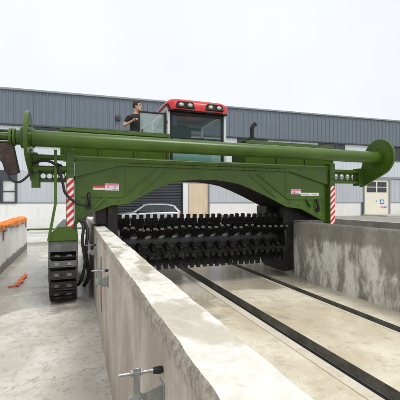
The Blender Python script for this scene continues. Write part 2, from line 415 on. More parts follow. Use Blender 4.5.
# flange along the arch, ribs and wedge plates on the front skin
def ribs(mb, pts, w, y0, y1):
    for (xa, za), (xc, zc) in zip(pts, pts[1:]):
        d = Vector((xc - xa, zc - za)).normalized(); n = Vector((-d.y, d.x)) * w / 2
        mb.prism([(xa - n.x, za - n.y), (xc - n.x, zc - n.y), (xc + n.x, zc + n.y), (xa + n.x, za + n.y)], 'y', y0, y1)
b = MB()
ribs(b, [(.10, 2.12), (.95, 2.12), (1.68, 2.72)], .035, 7.475, 7.4995)
part(b, 'rib', M['green'], bevel=.006)
b = MB(); ribs(b, [(6.20, 2.08), (5.07, 2.08), (4.18, 2.68)], .035, 7.475, 7.4995); part(b, 'rib', M['green'], bevel=.006)
b = MB(); ribs(b, [(1.30, 2.17), (1.88, 2.66)], .022, 7.482, 7.4995); part(b, 'rib', M['green'], bevel=.005)
b = MB(); ribs(b, [(4.72, 2.10), (3.98, 2.64)], .022, 7.482, 7.4995); part(b, 'rib', M['green'], bevel=.005)
b = MB(); b.box(4.985, 5.005, 7.485, 7.4995, 2.16, 2.82); part(b, 'rib', M['green'], bevel=.004)
b = MB(); b.box(.985, 1.005, 7.485, 7.4995, 2.20, 2.82); part(b, 'rib', M['green'], bevel=.004)
b = MB(); b.prism([(-.03, 2.50), (1.10, 2.83), (1.35, 2.86), (1.35, 2.91), (-.03, 2.91)], 'y', 7.43, 7.4995); part(b, 'wedge_plate', M['green'], bevel=.006)
b = MB(); b.prism([(6.27, 2.45), (5.12, 2.76), (4.85, 2.85), (4.85, 2.91), (6.27, 2.91)], 'y', 7.43, 7.4995); part(b, 'wedge_plate', M['green'], bevel=.006)
b = MB(); b.box(-.03, 6.27, 7.44, 7.4995, 2.765, 2.83); part(b, 'top_flange', M['green'], bevel=.008)
# corner brackets under the girder
b = MB(); ribs(b, [(.36, 1.88), (.57, 2.10)], .05, 7.44, 7.4995); part(b, 'bracket', M['green'], bevel=.006)
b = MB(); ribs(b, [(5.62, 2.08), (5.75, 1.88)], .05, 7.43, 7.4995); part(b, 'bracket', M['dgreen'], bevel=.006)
b = MB(); b.tube([(5.93, 7.46, 2.06), (5.92, 7.42, 1.98), (5.94, 7.42, 1.88), (5.98, 7.46, 1.82)], .03); part(b, 'lifting_hook', M['black'])
b = MB(); b.cyl((5.97, 7.44, 1.79), (5.97, 7.4995, 1.79), .05); part(b, 'drain_plug', M['black'])
b = MB(); b.tube([(.25, 7.46, 2.18), (.24, 7.40, 2.10), (.26, 7.40, 1.98), (.24, 7.45, 1.92)], .03); b.box(.19, .30, 7.42, 7.4995, 1.86, 1.95); part(b, 'hose_coupling', M['black'])
# side skins closing the body
b = MB(); b.box(-.03, .03, 7.56, 8.72, 1.56, 2.93); part(b, 'side_panel', M['green'], bevel=.006)
b = MB(); b.box(6.21, 6.27, 7.56, 8.72, 1.50, 2.93); part(b, 'side_panel', M['green'], bevel=.006)
# posts with hazard tape
def hazard(x0, x1, yf, z0, z1, post):
    nst = 13; w = x1 - x0; p = (z1 - z0) / (nst * .5); mb = MB()
    mb.box(x0, x1, yf - .003, yf - .0005, z0, z1, 1)
    k = -1.0
    z = z0 - w
    while z < z1:
        # red band rising to the right, clipped to the tape
        poly = [(x0, z), (x1, z + w), (x1, z + w + p / 2), (x0, z + p / 2)]
        for zc, keep in ((z0, 1), (z1, -1)):
            q = []
            for i in range(len(poly)):
                a, c = poly[i], poly[(i + 1) % len(poly)]
                ia, ic = (a[1] - zc) * keep >= 0, (c[1] - zc) * keep >= 0
                if ia: q.append(a)
                if ia != ic:
                    t = (zc - a[1]) / (c[1] - a[1]); q.append((a[0] + t * (c[0] - a[0]), zc))
            poly = q
            if len(poly) < 3: break
        if len(poly) >= 3: mb.prism(poly, 'y', yf - .006, yf - .0032, 0)
        z += p
    part(mb, 'hazard_tape', [M['tapered'], M['tapewhite']], post, smooth=False)
b = MB(); b.box(-.185, -.035, 7.36, 7.60, 1.46, 3.06); b.box(-.185, -.035, 7.36, 7.60, 3.06, 3.08); pl = part(b, 'post', M['green'], bevel=.012)
hazard(-.175, -.045, 7.36, 1.50, 2.48, pl)
b = MB(); b.box(6.275, 6.43, 7.36, 7.60, .95, 3.02); pr = part(b, 'post', M['green'], bevel=.012)
hazard(6.285, 6.42, 7.36, 1.42, 2.42, pr)
# upper long pipe and the big roller beam
b = MB(); b.cyl((-.035, 7.47, 2.885), (6.275, 7.47, 2.885), .062, seg=32); part(b, 'cross_pipe', M['green'])
b = MB(); b.cyl((-.80, 7.10, 3.19), (7.63, 7.10, 3.19), .152, seg=48)
for x in (-.74, 7.56): b.cyl((x - .02, 7.10, 3.19), (x + .02, 7.10, 3.19), .175, seg=40)
part(b, 'roller_beam', M['green'])
def hull2(c0, r0, c1, r1, n=26):
    d = Vector((c1[0] - c0[0], c1[1] - c0[1])); L = d.length; base = math.atan2(d.y, d.x); al = math.acos((r0 - r1) / L)
    pts = []
    for k in range(n + 1):
        t = base + al + (2 * math.pi - 2 * al) * k / n; pts.append((c0[0] + r0 * math.cos(t), c0[1] + r0 * math.sin(t)))
    for k in range(9):
        t = base - al + 2 * al * k / 8; pts.append((c1[0] + r1 * math.cos(t), c1[1] + r1 * math.sin(t)))
    return pts
PLATES = []
for xa, xb in ((-.86, -.80), (7.63, 7.69)):
    b = MB(); b.prism(hull2((7.10, 3.19), .49, (7.68, 2.55), .13), 'x', xa, xb); e = part(b, 'end_plate', M['green'], bevel=.008)
    b = MB(); s_ = 1 if xa > 0 else -1
    xo = xb if s_ > 0 else xa
    b.cyl((xo, 7.10, 3.19), (xo + s_ * .09, 7.10, 3.19), .20, seg=24, mi=0); b.cyl((xo + s_ * .09, 7.10, 3.19), (xo + s_ * (.17 if s_ < 0 else .34), 7.10, 3.19), .14, seg=24)
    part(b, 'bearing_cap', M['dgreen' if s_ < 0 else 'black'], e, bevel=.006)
    PLATES.append((e, xa if s_ > 0 else xb, -s_))
BOLT = None
def bolt_at(parent, loc, axis, r=.018):
    global BOLT
    if BOLT is None:
        mb = MB(); mb.cyl((0, 0, 0), (0, 0, .006), 1.5 * .018, seg=14); mb.cyl((0, 0, .0055), (0, 0, .02), .018, seg=6); o = mb.build('bolt', M['green'], parent, bevel=.002, seg=1); BOLT = o
    else: o = BOLT.copy(); col.objects.link(o); o.parent = parent
    o.location = Vector(loc) + OFF; o.rotation_euler = Vector(axis).to_track_quat('Z', 'Y').to_euler()
def perforated(x0, x1, z0, z1, y0, y1, n, r):
    mb = MB(); cw = (x1 - x0) / n; seg = 24; zc = (z0 + z1) / 2
    for i in range(n):
        cx = x0 + cw * (i + .5)
        ring = {}
        for y in (y0, y1):
            inner = []; outer = []
            for k in range(seg):
                t = 2 * math.pi * k / seg + math.pi / 4; ct, st = math.cos(t), math.sin(t)
                inner.append(mb.bm.verts.new((cx + r * ct, y, zc + r * st)))
                m_ = max(abs(ct), abs(st)); outer.append(mb.bm.verts.new((cx + cw / 2 * ct / m_, y, zc + (z1 - z0) / 2 * st / m_)))
            ring[y] = (inner, outer)
            for k in range(seg): mb.bm.faces.new((inner[k], inner[(k + 1) % seg], outer[(k + 1) % seg], outer[k]))
        ia, ib = ring[y0][0], ring[y1][0]
        for k in range(seg): mb.bm.faces.new((ia[k], ia[(k + 1) % seg], ib[(k + 1) % seg], ib[k]))
    return mb
for e, xf, sg in PLATES:
    for k in range(10):
        t = k * math.pi / 5 + .2; bolt_at(e, (xf + sg * .0005, 7.10 + .24 * math.cos(t), 3.19 + .24 * math.sin(t)), (sg, 0, 0))
    bolt_at(e, (xf + sg * .0005, 7.64, 2.58), (sg, 0, 0)); bolt_at(e, (xf + sg * .0005, 7.70, 2.68), (sg, 0, 0))
for pp, xs in ((pl, (-.15, -.07)), (pr, (6.31, 6.395))):
    for x in xs:
        for z in (2.60, 2.72): bolt_at(pp, (x, 7.3595, z), (0, -1, 0))
fg = [o for o in T.children if o.name == 'front_girder'][0]
for k in range(11): bolt_at(fg, (1.55 + k * .32, 7.4395, 2.797), (0, -1, 0))
for x, z in ((.06, 1.66), (.06, 1.86), (.06, 2.04), (6.13, 1.62), (6.13, 1.84), (6.13, 2.0), (5.12, 2.0), (5.40, 1.92), (.86, 2.02), (.60, 2.0)): bolt_at(fg, (x, 7.4995, z), (0, -1, 0))
# right arm (perforated web between two flanges, square end tube)
b = perforated(6.46, 7.46, 2.585, 2.815, 7.69, 7.71, 5, .074)
b.box(6.43, 7.46, 7.60, 7.80, 2.815, 2.89); b.box(6.43, 7.46, 7.60, 7.80, 2.515, 2.585); b.box(7.46, 7.63, 7.58, 7.82, 2.46, 2.94)
part(b, 'support_arm', M['green'], bevel=.005)
# left arm: two tubes and a lower perforated web
b = perforated(-.68, -.21, 2.45, 2.60, 7.60, 7.62, 4, .05)
b.box(-.75, -.185, 7.52, 7.70, 2.60, 2.64); b.box(-.75, -.185, 7.52, 7.70, 2.40, 2.45); b.box(-.82, -.68, 7.45, 7.72, 2.28, 2.60)
b.cyl((-.80, 7.40, 2.88), (-.185, 7.40, 2.88), .055); b.cyl((-.80, 7.40, 2.66), (-.185, 7.40, 2.66), .055); b.box(-.79, -.70, 7.36, 7.62, 2.58, 2.96)
part(b, 'support_arm', M['green'], bevel=.005)
# drive head at the left end of the beam
b = MB(); b.cyl((-1.9, 7.1, 3.21), (-1.40, 7.1, 3.21), .085); part(b, 'drive_pipe', M['green'])
b = MB()
for x, r in ((-1.42, .15), (-1.36, .15), (-1.12, .16), (-1.06, .16), (-.98, .11)): b.cyl((x - .022, 7.1, 3.19), (x + .022, 7.1, 3.19), r, seg=20)
b.cyl((-1.42, 7.1, 3.19), (-.86, 7.1, 3.19), .07)
for k in range(6):
    t = k * math.pi / 3; b.cyl((-1.36, 7.1 + .12 * math.cos(t), 3.19 + .12 * math.sin(t)), (-1.06, 7.1 + .12 * math.cos(t), 3.19 + .12 * math.sin(t)), .018, seg=8)
part(b, 'drive_coupling', M['green'], bevel=.004)
b = MB(); b.prism([(-1.34, 3.06), (-1.08, 3.06), (-.98, 2.55), (-1.10, 2.49), (-1.20, 2.52)], 'y', 7.02, 7.22); part(b, 'drive_bracket', M['rust'], bevel=.01)
b = MB(); b.tube([(-1.5, 7.05, 2.86), (-1.3, 6.98, 2.80), (-1.15, 6.98, 2.58), (-1.12, 7.0, 2.42), (-.98, 7.0, 2.36), (-.86, 7.1, 2.46), (-.80, 7.3, 2.60)], .022); part(b, 'hydraulic_hose', M['rubber'])
b = MB(); b.tube([(-.78, 7.33, 2.74), (-.60, 7.30, 2.80), (-.42, 7.30, 2.76), (-.30, 7.28, 2.60), (-.24, 7.27, 2.35), (-.20, 7.28, 2.18), (-.06, 7.30, 2.03), (.10, 7.34, 1.94), (.22, 7.42, 1.95)], .026); part(b, 'hydraulic_hose', M['rubber'])
b = MB(); b.cyl((-.36, 7.34, 2.72), (-.30, 7.60, 2.72), .05); part(b, 'hose_coupling', M['black'])
b = MB(); b.tube([(.08, 7.42, 1.62), (.14, 7.3, 1.5), (.12, 7.25, 1.2), (.17, 7.25, .8), (.10, 7.3, .45), (.04, 7.5, .3)], .03); b.tube([(.16, 7.5, 1.6), (.22, 7.4, 1.4), (.19, 7.3, 1.0), (.24, 7.4, .5), (.16, 7.6, .25)], .035); part(b, 'hose_bundle', M['rubber'])
# upper engine boxes
def engine_box(x0, x1, zt, n):
    mb = MB(); mb.box(x0, x1, 7.82, 8.7, 2.94, zt - .05); bx = part(mb, 'engine_box', M['green'], bevel=.01)
    mb = MB(); mb.box(x0 - .03, x1 + .03, 7.77, 7.8195, zt - .075, zt - .005); mb.box(x0 - .03, x1 + .03, 7.77, 8.73, zt - .005, zt + .012)
    for k in range(n + 1):
        x = x0 + (x1 - x0) * k / n; mb.box(x - .03, x + .03, 7.785, 7.8195, 2.94, zt - .075)
    part(mb, 'frame', M['green'], bx, bevel=.005)
engine_box(-.28, 2.02, 3.57, 3); engine_box(4.06, 6.72, 3.55, 3)
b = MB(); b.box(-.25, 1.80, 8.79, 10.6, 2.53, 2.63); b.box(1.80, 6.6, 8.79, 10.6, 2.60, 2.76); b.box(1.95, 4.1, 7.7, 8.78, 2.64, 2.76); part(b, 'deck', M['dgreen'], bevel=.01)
# exhaust
b = MB(); b.box(4.42, 4.70, 8.35, 8.6, 3.4, 3.74); b.cyl((4.58, 8.48, 3.74), (4.58, 8.48, 3.98), .055); b.tube([(4.58, 8.48, 3.95), (4.585, 8.48, 4.05), (4.63, 8.48, 4.13), (4.68, 8.47, 4.17)], .062); b.cyl((4.58, 8.48, 3.74), (4.58, 8.48, 3.79), .085)
part(b, 'exhaust_stack', M['black'], bevel=.006)
# labels
def label_part(x0, x1, z0, z1, body, rules):
    mb = MB(); mb.box(x0, x1, 7.494, 7.4995, z0, z1, 0)
    for (rx0, rx1, rz0, rz1) in rules:
        mb.box(x0 + (x1 - x0) * rx0, x0 + (x1 - x0) * rx1, 7.4905, 7.4938, z0 + (z1 - z0) * rz0, z0 + (z1 - z0) * rz1, 1)
    return part(mb, 'label', body, smooth=False)
label_part(.33, .567, 2.255, 2.34, [M['labelwhite'], M['labelred']], [(0, 1, .5, 1)])
label_part(.573, .86, 2.245, 2.39, [M['labelwhite'], M['labelpink']], [(.03, .97, .72, .95), (.18, .3, .35, .6), (.62, .8, .40, .58), (.5, .9, .1, .2)])
label_part(5.16, 5.465, 2.20, 2.33, [M['labelwhite'], M['labelpink']], [(.03, .97, .68, .95), (.1, .5, .3, .5), (.08, .8, .08, .2)])
label_part(5.47, 6.02, 2.165, 2.24, [M['labelwhite'], M['labelgrey']], [(.05, .45, .3, .6), (.6, .9, .35, .6)])
# ---- rotor
b = MB(); b.cyl((.86, 8.2, 1.05), (5.16, 8.2, 1.05), .235, seg=40)
for x in (.86, 5.11): b.cyl((x, 8.2, 1.05), (x + .05, 8.2, 1.05), .52, seg=40)
for k in range(13): b.cyl((1.02 + k * .328, 8.2, 1.05), (1.06 + k * .328, 8.2, 1.05), .255, seg=32)
rot = part(b, 'rotor', M['shaft'], bevel=.006)
def blade_mesh():
    mb = MB()
    w0, w1 = .075, .158
    # trapezoid plate (x along the shaft, z radial), two hardened teeth on its tip, a bolted arm behind
    mb.prism([(-w0, .22), (w0, .22), (w1 * .75, .36), (w1, .47), (w1, .585), (-w1, .585), (-w1, .47), (-w1 * .75, .36)], 'y', -.016, .016)
    for s in (-1, 1): mb.box(s * .082 - .046, s * .082 + .046, -.045, .02, .52, .685)
    mb.box(-.04, .04, .016, .09, .21, .50)
    for s in (-1, 1): mb.cyl((s * .06, -.03, .43), (s * .06, -.016, .43), .022, seg=8)
    return mb
proto = None; me = None
for row in range(7):
    for k in range(13):
        if proto is None:
            proto = blade_mesh().build('blade', M['black'], rot, bevel=.005, seg=1); o = proto
        else:
            o = proto.copy(); col.objects.link(o); o.parent = rot
        ang = R([74, 33, -24, -66, -106, 140, 205][row]) + R(random.uniform(-3, 3))
        # radial z of blade turned so that angle 0 points at the camera (-Y), 90 up
        o.location = (1.085 + k * .328 + (.04 if row % 2 else -.04) - 3.13 - .03, 8.2 - 8.5, 1.05)
        o.rotation_euler = (R(90) - ang, 0, 0)
# rotor mounts
b = MB(); b.box(.64, .86, 7.72, 8.9, .25, 1.95); b.box(.40, .638, 7.80, 8.9, 1.53, 1.95); part(b, 'side_plate', M['black'], bevel=.01)
b = MB(); b.box(5.20, 5.52, 7.90, 8.95, .16, 1.95); b.box(4.95, 5.198, 8.35, 8.9, 1.35, 1.9); b.box(5.522, 6.1, 7.95, 8.9, 1.50, 1.9); part(b, 'side_plate', M['black'], bevel=.01)
b = MB(); b.box(.66, .74, 7.713, 7.7195, 1.72, 1.88); part(b, 'warning_sticker', M['rust'], smooth=False)
# ---- crawler tracks
def track_path(s, y0, y1, r):
    """distance s along a stadium loop in the (y,z) plane, returns y,z,angle"""
    L = y1 - y0 - 2 * r; per = 2 * L + 2 * math.pi * r; s = s % per
    if s < L: return y0 + r + s, 0.0, 0.0
    s -= L
    if s < math.pi * r: a = s / r; return y1 - r + r * math.sin(a), r - r * math.cos(a), a
    s -= math.pi * r
    if s < L: return y1 - r - s, 2 * r, math.pi
    s -= L; a = s / r
    return y0 + r - r * math.sin(a), r + r * math.cos(a), math.pi + a
def crawler(cx):
    mb = MB(); mb.box(cx - .20, cx + .20, 7.66, 10.0, .16, .90); mb.box(cx - .27, cx + .27, 7.28, 10.4, 1.02, 1.235); mb.box(cx - .12, cx + .12, 8.0, 9.7, .74, 1.02)
    tr = part(mb, 'crawler_track', M['greysteel'], bevel=.01)
    mb = MB(); k_ = 1 if cx < 1 else .45; mb.prism([(cx - .275, 1.237), (cx + .275, 1.237)] + [(cx + dx, 1.237 + dz * k_) for dx, dz in ((.255, .163), (.12, .283), (-.10, .283), (-.25, .123))], 'y', 7.24, 10.3); part(mb, 'skirt', M['green'], tr, bevel=.012)
    if cx < 1:
        mb = MB(); mb.bar((cx - .14, 7.30, 1.98), (cx - .262, 7.22, 1.25), .05, .05); mb.bar((cx - .14, 7.30, 1.96), (cx - .14, 7.30, 3.02), .05, .05); part(mb, 'strut', M['green'], tr, bevel=.006)
    for y in (7.28, 10.36):
        for s in (-1, 1):
            mb = MB(); mb.box(cx + s * .255 - .018, cx + s * .255 + .018, y - .03, y + .03, .45, 1.02); part(mb, 'hanger', M['greysteel'], tr, bevel=.004)
    for y in (7.65, 10.05):
        mb = MB(); mb.cyl((cx - .235, y + (.0 if y < 9 else -.1), .53), (cx + .235, y + (.0 if y < 9 else -.1), .53), .42, seg=28); part(mb, 'sprocket', M['black'], tr, bevel=.008)
    rr = .46; L = 10.55 - 7.12 - 2 * rr; per = 2 * L + 2 * math.pi * rr; n = 40; first = None
    for k in range(n):
        if first is None:
            mb = MB(); mb.box(-.25, .25, -.078, .078, -.012, .022); mb.box(-.25, .25, -.078, -.058, .022, .06)
            for s in (-1, 1): mb.prism([(s * .05, -.03), (s * .17, -.03), (s * .145, 0), (s * .17, .03), (s * .05, .03), (s * .08, 0)][::s], 'z', .022, .034, 1)
            mb.box(-.06, .06, -.05, .05, -.06, -.012)
            first = mb.build('track_pad', [M['padsteel'], M['greysteel']], tr, bevel=.004, seg=1); o = first
        else: o = first.copy(); col.objects.link(o); o.parent = tr
        y, z, a = track_path(per * k / n, 7.12, 10.55, rr)
        # outward normal of pad: at a=0 points down
        o.rotation_euler = (a + math.pi, 0, 0)
        o.location = (cx - 3.13, y - 8.5, z + .07)
crawler(-.235); crawler(6.55)
# ---- cab
CX0, CX1, CY0, CY1 = 2.13, 3.73, 8.32, 10.2
b = MB()
b.box(CX0, CX1, CY0, CY1, 2.761, 3.0)                                        # floor pan
b.box(CX0, CX0 + .075, CY0, CY0 + .09, 3.0, 4.30); b.box(CX1 - .075, CX1, CY0, CY0 + .09, 3.0, 4.30)
for x in (CX0, CX1 - .07): b.box(x, x + .07, CY1 - .09, CY1, 3.0, 4.30)
for x in (CX0, CX1 - .07): b.box(x, x + .07, CY0 + .091, CY1, 4.30, 4.45)
b.box(CX0 + .0, CX1, CY1 - .09, CY1 + .0, 4.301, 4.449)
cab = part(b, 'cab', M['silver'], bevel=.015)
b = MB()
b.box(CX0 + .076, CX0 + .14, CY0 + .01, CY0 + .07, 3.0, 4.26); b.box(CX1 - .14, CX1 - .076, CY0 + .01, CY0 + .07, 3.0, 4.26)
b.box(CX0 + .14, CX1 - .14, CY0 + .01, CY0 + .07, 4.18, 4.29); b.box(CX0 + .14, CX1 - .14, CY0 + .012, CY0 + .06, 3.60, 3.635)
part(b, 'window_frame', M['black'], cab, bevel=.006)
b = MB(); b.box(CX0 + .14, CX1 - .14, CY0 + .03, CY0 + .042, 3.635, 4.18); part(b, 'windscreen', M['cabglass'], cab, smooth=False)
b = MB(); b.box(CX0 + .14, CX1 - .14, CY0 + .03, CY0 + .042, 3.0, 3.60); part(b, 'lower_window', M['lowglass'], cab, smooth=False)
b = MB(); b.box(CX1 - .045, CX1 - .03, CY0 + .09, CY1 - .09, 3.0, 4.29); part(b, 'side_window', M['cabglass'], cab, smooth=False)
b = MB(); b.box(CX0 + .07, CX1 - .07, CY1 - .06, CY1 - .03, 3.0, 3.75); b.box(CX0 + .07, CX1 - .07, CY1 - .06, CY1 - .03, 4.2, 4.3); part(b, 'rear_panel', M['trim_dark'], cab)
b = MB(); b.box(CX0 + .07, CX1 - .07, CY1 - .05, CY1 - .04, 3.75, 4.2); part(b, 'rear_window', M['cabglass'], cab, smooth=False)
b = MB(); b.box(2.66, 3.2, 9.2, 9.7, 3.0, 3.42); b.box(2.64, 3.22, 9.1, 9.72, 3.42, 3.56); b.box(2.66, 3.2, 9.62, 9.78, 3.5, 4.1); b.box(2.78, 3.08, 9.63, 9.76, 4.1, 4.26); part(b, 'seat', M['seat'], cab, bevel=.04)
b = MB(); b.cyl((2.9, 8.55, 3.0), (2.9, 8.82, 3.62), .04); b.box(2.72, 3.08, 8.5, 8.62, 3.0, 3.55)
pts = [(2.9 + .19 * math.cos(t), 8.83 + .19 * math.sin(t) * .8, 3.64 + .19 * math.sin(t) * .5) for t in [k * math.pi / 10 for k in range(21)]]
b.tube(pts, .016, sub=0, seg=8); part(b, 'steering_wheel', M['seat'], cab)
b = MB(); b.box(3.28, 3.56, 8.95, 9.6, 3.0, 3.62); b.cyl((3.36, 9.1, 3.62), (3.36, 9.1, 3.76), .015); b.sphere((3.36, 9.1, 3.78), .03, 10); part(b, 'control_console', M['seat'], cab, bevel=.02)
b = MB(); b.cyl((2.34, 8.50, 4.06), (2.34, 8.54, 4.06), .08, seg=20); b.cyl((2.34, 8.54, 4.06), (2.34, 8.62, 4.06), .03); b.bar((2.34, 8.6, 4.06), (2.28, 8.62, 4.27), .02, .02); part(b, 'cab_fan', M['bluesign'], cab)
# roof with two lamp pods
b = MB()
def roof_pt(i, j):
    prof = [(0, 4.29), (0, 4.42), (.03, 4.50), (.10, 4.565), (.22, 4.60)]
    n = 24
    t = 2 * math.pi * j / n; ct, st = math.cos(t), math.sin(t); e = .22
    sx = math.copysign(abs(ct) ** e, ct); sy = math.copysign(abs(st) ** e, st)
    ins, z = prof[i]
    if i == 0 and sy > -.93: z = 4.43
    if i == 1: z = 4.45
    return ((2.10 + 3.76) / 2 + (.86 - ins) * sx, (8.17 + 10.35) / 2 + (1.09 - ins) * sy, z)
V = b.grid(5, 24, roof_pt, close=True)
b.bm.faces.new(V[0]); b.bm.faces.new(V[-1][::-1])
roof = part(b, 'cab_roof', M['red'], bevel=0)
b = MB(); b.box(2.21, 3.65, 8.45, 10.1, 4.40, 4.425); part(b, 'headliner', M['trim_dark'], roof)
for x0, x1 in ((2.30, 2.80), (3.08, 3.58)):
    b = MB(); b.prism([(x0, 4.32), (x1, 4.32), (x1 - .03, 4.46), (x1 - .08, 4.49), (x0 + .08, 4.49), (x0 + .03, 4.46)], 'y', 8.145, 8.20); part(b, 'lamp_pod', M['black'], roof, bevel=.012)
    for x in (x0 + .14, x1 - .13):
        b = MB(); b.sphere((x, 8.15, 4.405), (.066, .025, .046), 20); part(b, 'work_light', M['lamp'], roof)
b = MB(); b.box(2.14, 3.72, 8.22, 8.40, 4.255, 4.289); part(b, 'roof_trim', M['black'], roof, bevel=.006)
# open cab door swung out to the left
b = MB(); b.box(1.43, 2.09, 8.30, 8.34, 4.16, 4.20); b.box(1.43, 1.455, 8.30, 8.34, 3.0, 4.16); b.box(2.035, 2.09, 8.30, 8.345, 3.0, 4.16); b.box(1.43, 2.09, 8.30, 8.34, 2.96, 3.0)
for z in (3.3, 3.95): b.box(2.09, 2.131, 8.30, 8.35, z, z + .07)
dr = part(b, 'cab_door', M['black'], bevel=.008)
b = MB(); b.box(1.455, 2.035, 8.315, 8.325, 3.0, 4.16); part(b, 'door_glass', M['doorglass'], dr, smooth=False)
b = MB(); b.tube([(1.50, 8.30, 3.55), (1.50, 8.25, 3.57), (1.50, 8.25, 3.72), (1.50, 8.30, 3.74)], .014, seg=8); part(b, 'door_handle', M['black'], dr)
# handrail beside the cab, ladder-less guard
b = MB(); b.tube([(2.06, 8.5, 4.2), (2.0, 9.2, 4.0), (1.98, 10.2, 3.9), (1.98, 10.3, 2.76)], .02, seg=8); part(b, 'grab_rail', M['bright'])

# ------------------------------------------------------------------ toggle clamps on the wall
def clamp_parts(root):
    # local: x towards the wall (wall face at x=0), z up, origin on the wall face at bolt height
    b = MB(); b.cyl((-.185, 0, 0), (-.022, 0, -.004), .0065, seg=14)
    for k in range(62): b.cyl((-.184 + k * .0026, 0, 0), (-.1828 + k * .0026, 0, 0), .0071, seg=12)
    bolt = b.build('bolt', M['bright'], root)
    b = MB(); b.cyl((-.042, 0, -.003), (-.012, 0, -.004), .0125, .0165, seg=16); b.cyl((-.012, 0, -.004), (-.001, 0, -.004), .0165, .012, seg=16); b.build('rubber_tip', M['rubber'], bolt)
    for xa in (-.137, -.096):
        b = MB(); b.cyl((xa, 0, 0), (xa + .01, 0, 0), .015, seg=6); b.build('nut', M['bright'], bolt, bevel=.0015)
    b = MB(); b.prism([(-.126, .02), (-.097, .02), (-.097, -.085), (-.075, -.10), (-.075, -.16), (-.145, -.16), (-.145, -.10), (-.126, -.085)], 'y', -.006, .006); b.build('arm', M['zinc'], root, bevel=.002)
    b = MB(); b.prism([(-.09, -.098), (0, -.072), (0, -.19), (-.09, -.19)], 'y', .008, .013); b.box(-.006, 0, -.03, .05, -.20, -.06)
    for px, pz in ((-.13, -.115), (-.09, -.115), (-.11, -.145)): b.cyl((px, -.012, pz), (px, .016, pz), .008, seg=10)
    b.build('bracket', M['zinc'], root, bevel=.0015)
G = 'screw clamps along the outer face of the lane wall'
c0 = thing('toggle_clamp', 'zinc screw clamp with black rubber tip, the large nearest one on the lane wall', 'clamp', (.347, 1.43, 1.295), 0, G)
clamp_parts(c0)
for y, z, lb in ((4.05, 1.225, 'zinc screw clamp midway along the lane wall, second from the crawler track'),
                 (6.67, 1.205, 'small zinc screw clamp on the lane wall, next to the crawler track')):
    c = copy_tree(c0); c.location = (.347, y, z); c['label'] = lb
# steel strips bolted to the wall face
for y, z0, z1, lb in ((5.1, .45, 1.22, 'upright steel strip with pink tape, second from the crawler on the lane wall'), (6.3, .5, 1.36, 'upright steel strip with pink tape nearest the crawler track')):
    st = thing('steel_strip', lb, 'strip', (.347, y, z0), 0, 'upright strips on the lane wall')
    b = MB(); b.box(-.018, -.001, -.035, .035, 0, z1 - z0); b.box(-.03, -.001, -.07, .07, .52, .60); b.build('plate', M['zinc'], st, bevel=.003)
    b = MB(); b.box(-.0215, -.0185, -.02, .02, .2, .42); b.build('tape', M['labelpink'], st, smooth=False)

# ------------------------------------------------------------------ orange tarpaulin, strap
b = MB()
def tarp(i, j):
    y = -2.2 + i * .16; t = j / 11
    n1 = mnoise.noise(Vector((y * .9, 3.1, 0))); n2 = mnoise.noise(Vector((y * 2.7, j * .6, 5))); n3 = mnoise.noise(Vector((y * 6.1, j * 1.3, 9)))
    hang = .13 + .11 * n1 + .12 * n3
    arc = t * (.42 + hang)
    over = .36
    if arc < over:
        return (-2.28 + arc + .0, y, 1.325 + .075 * math.sin(math.pi * (arc / over)) * (1 + .8 * n1) + .045 * n2 + .03 * n3 + .022 * mnoise.noise(Vector((y * 13, j * 1.1, 2))))
    return (-1.925 + .02 * n2 + .02 * n3, y, 1.35 - (arc - over) * .8 + .03 * n2)
b.grid(115, 12, tarp)
tp = b.build('tarpaulin', M['orange'], sharp=180)
tp.modifiers.new('thick', 'SOLIDIFY').thickness = .012
tag(tp, 'crumpled bright orange tarpaulin lying along the top of the pale wall', 'tarpaulin')
b = MB()
for k in range(9):
    y = 5.5 + k * 1.15 + random.uniform(-.2, .2); z = 1.20 + random.uniform(-.05, .03)
    b.tube([(-1.955, y, z + .06), (-1.93, y + .12, z), (-1.94, y + .3, z + .03), (-1.955, y + .5, z - .01)], .035, seg=8)
tag(b.build('wall_padding', M['clothgrey']), 'grey blue cloth bundle hanging under the orange tarpaulin', 'cloth')
red_first = None
for k, (y, z) in enumerate(((8.6, 1.02), (11.2, 1.0), (15.9, 1.06))):
    b = MB(); b.box(-1.967, -1.94, y - .05, y + .05, z - .10, z + .10); b.tube([(-1.95, y, z + .10), (-1.93, y, z + .2), (-1.955, y, z + .28)], .012, seg=8)
    tag(b.build('red_tag', M['tapered'], bevel=.006), ('red tag on the pale wall under the tarpaulin, nearest the camera', 'red tag on the pale wall, middle of the three under the tarpaulin', 'red tag at the far end of the pale wall')[k], 'tag', 'red tags hanging on the pale wall')
b = MB()
P = [(-1.36, 9.1, .012), (-1.28, 9.5, .03), (-1.33, 9.85, .02), (-1.28, 10.25, .03), (-1.31, 10.6, .012)]
for i in range(len(P) - 1): b.bar(P[i], P[i + 1], .07 + .05 * math.sin(i), .012)
b.bar((-1.50, 9.12, .02), (-1.26, 9.2, .03), .10, .015); b.bar((-1.38, 9.3, .03), (-1.24, 9.7, .035), .06, .01)
tag(b.build('orange_strap', M['orange_rag'], bevel=.003), 'crumpled orange strap lying on the wet yard beside the pale wall', 'strap')

b = MB(); rs = random.Random(4)
for k in range(900):
    x = rs.uniform(-2.6, .33) if k % 4 else .33 - abs(rs.gauss(0, .06)); y = rs.uniform(1.6, 13); r = rs.uniform(.003, .011) * (1.6 if rs.random() < .05 else 1)
    q = bmesh.ops.create_icosphere(b.bm, subdivisions=1, radius=r)
    for v in q['verts']: v.co = Vector((x, y, r * .35)) + Vector((v.co.x * rs.uniform(.7, 1.3), v.co.y * rs.uniform(.7, 1.3), v.co.z * rs.uniform(.5, .9)))
gv = b.build('gravel', M['apron'], smooth=False); gv['kind'] = 'stuff'; tag(gv, 'loose grit scattered over the wet yard', 'grit')

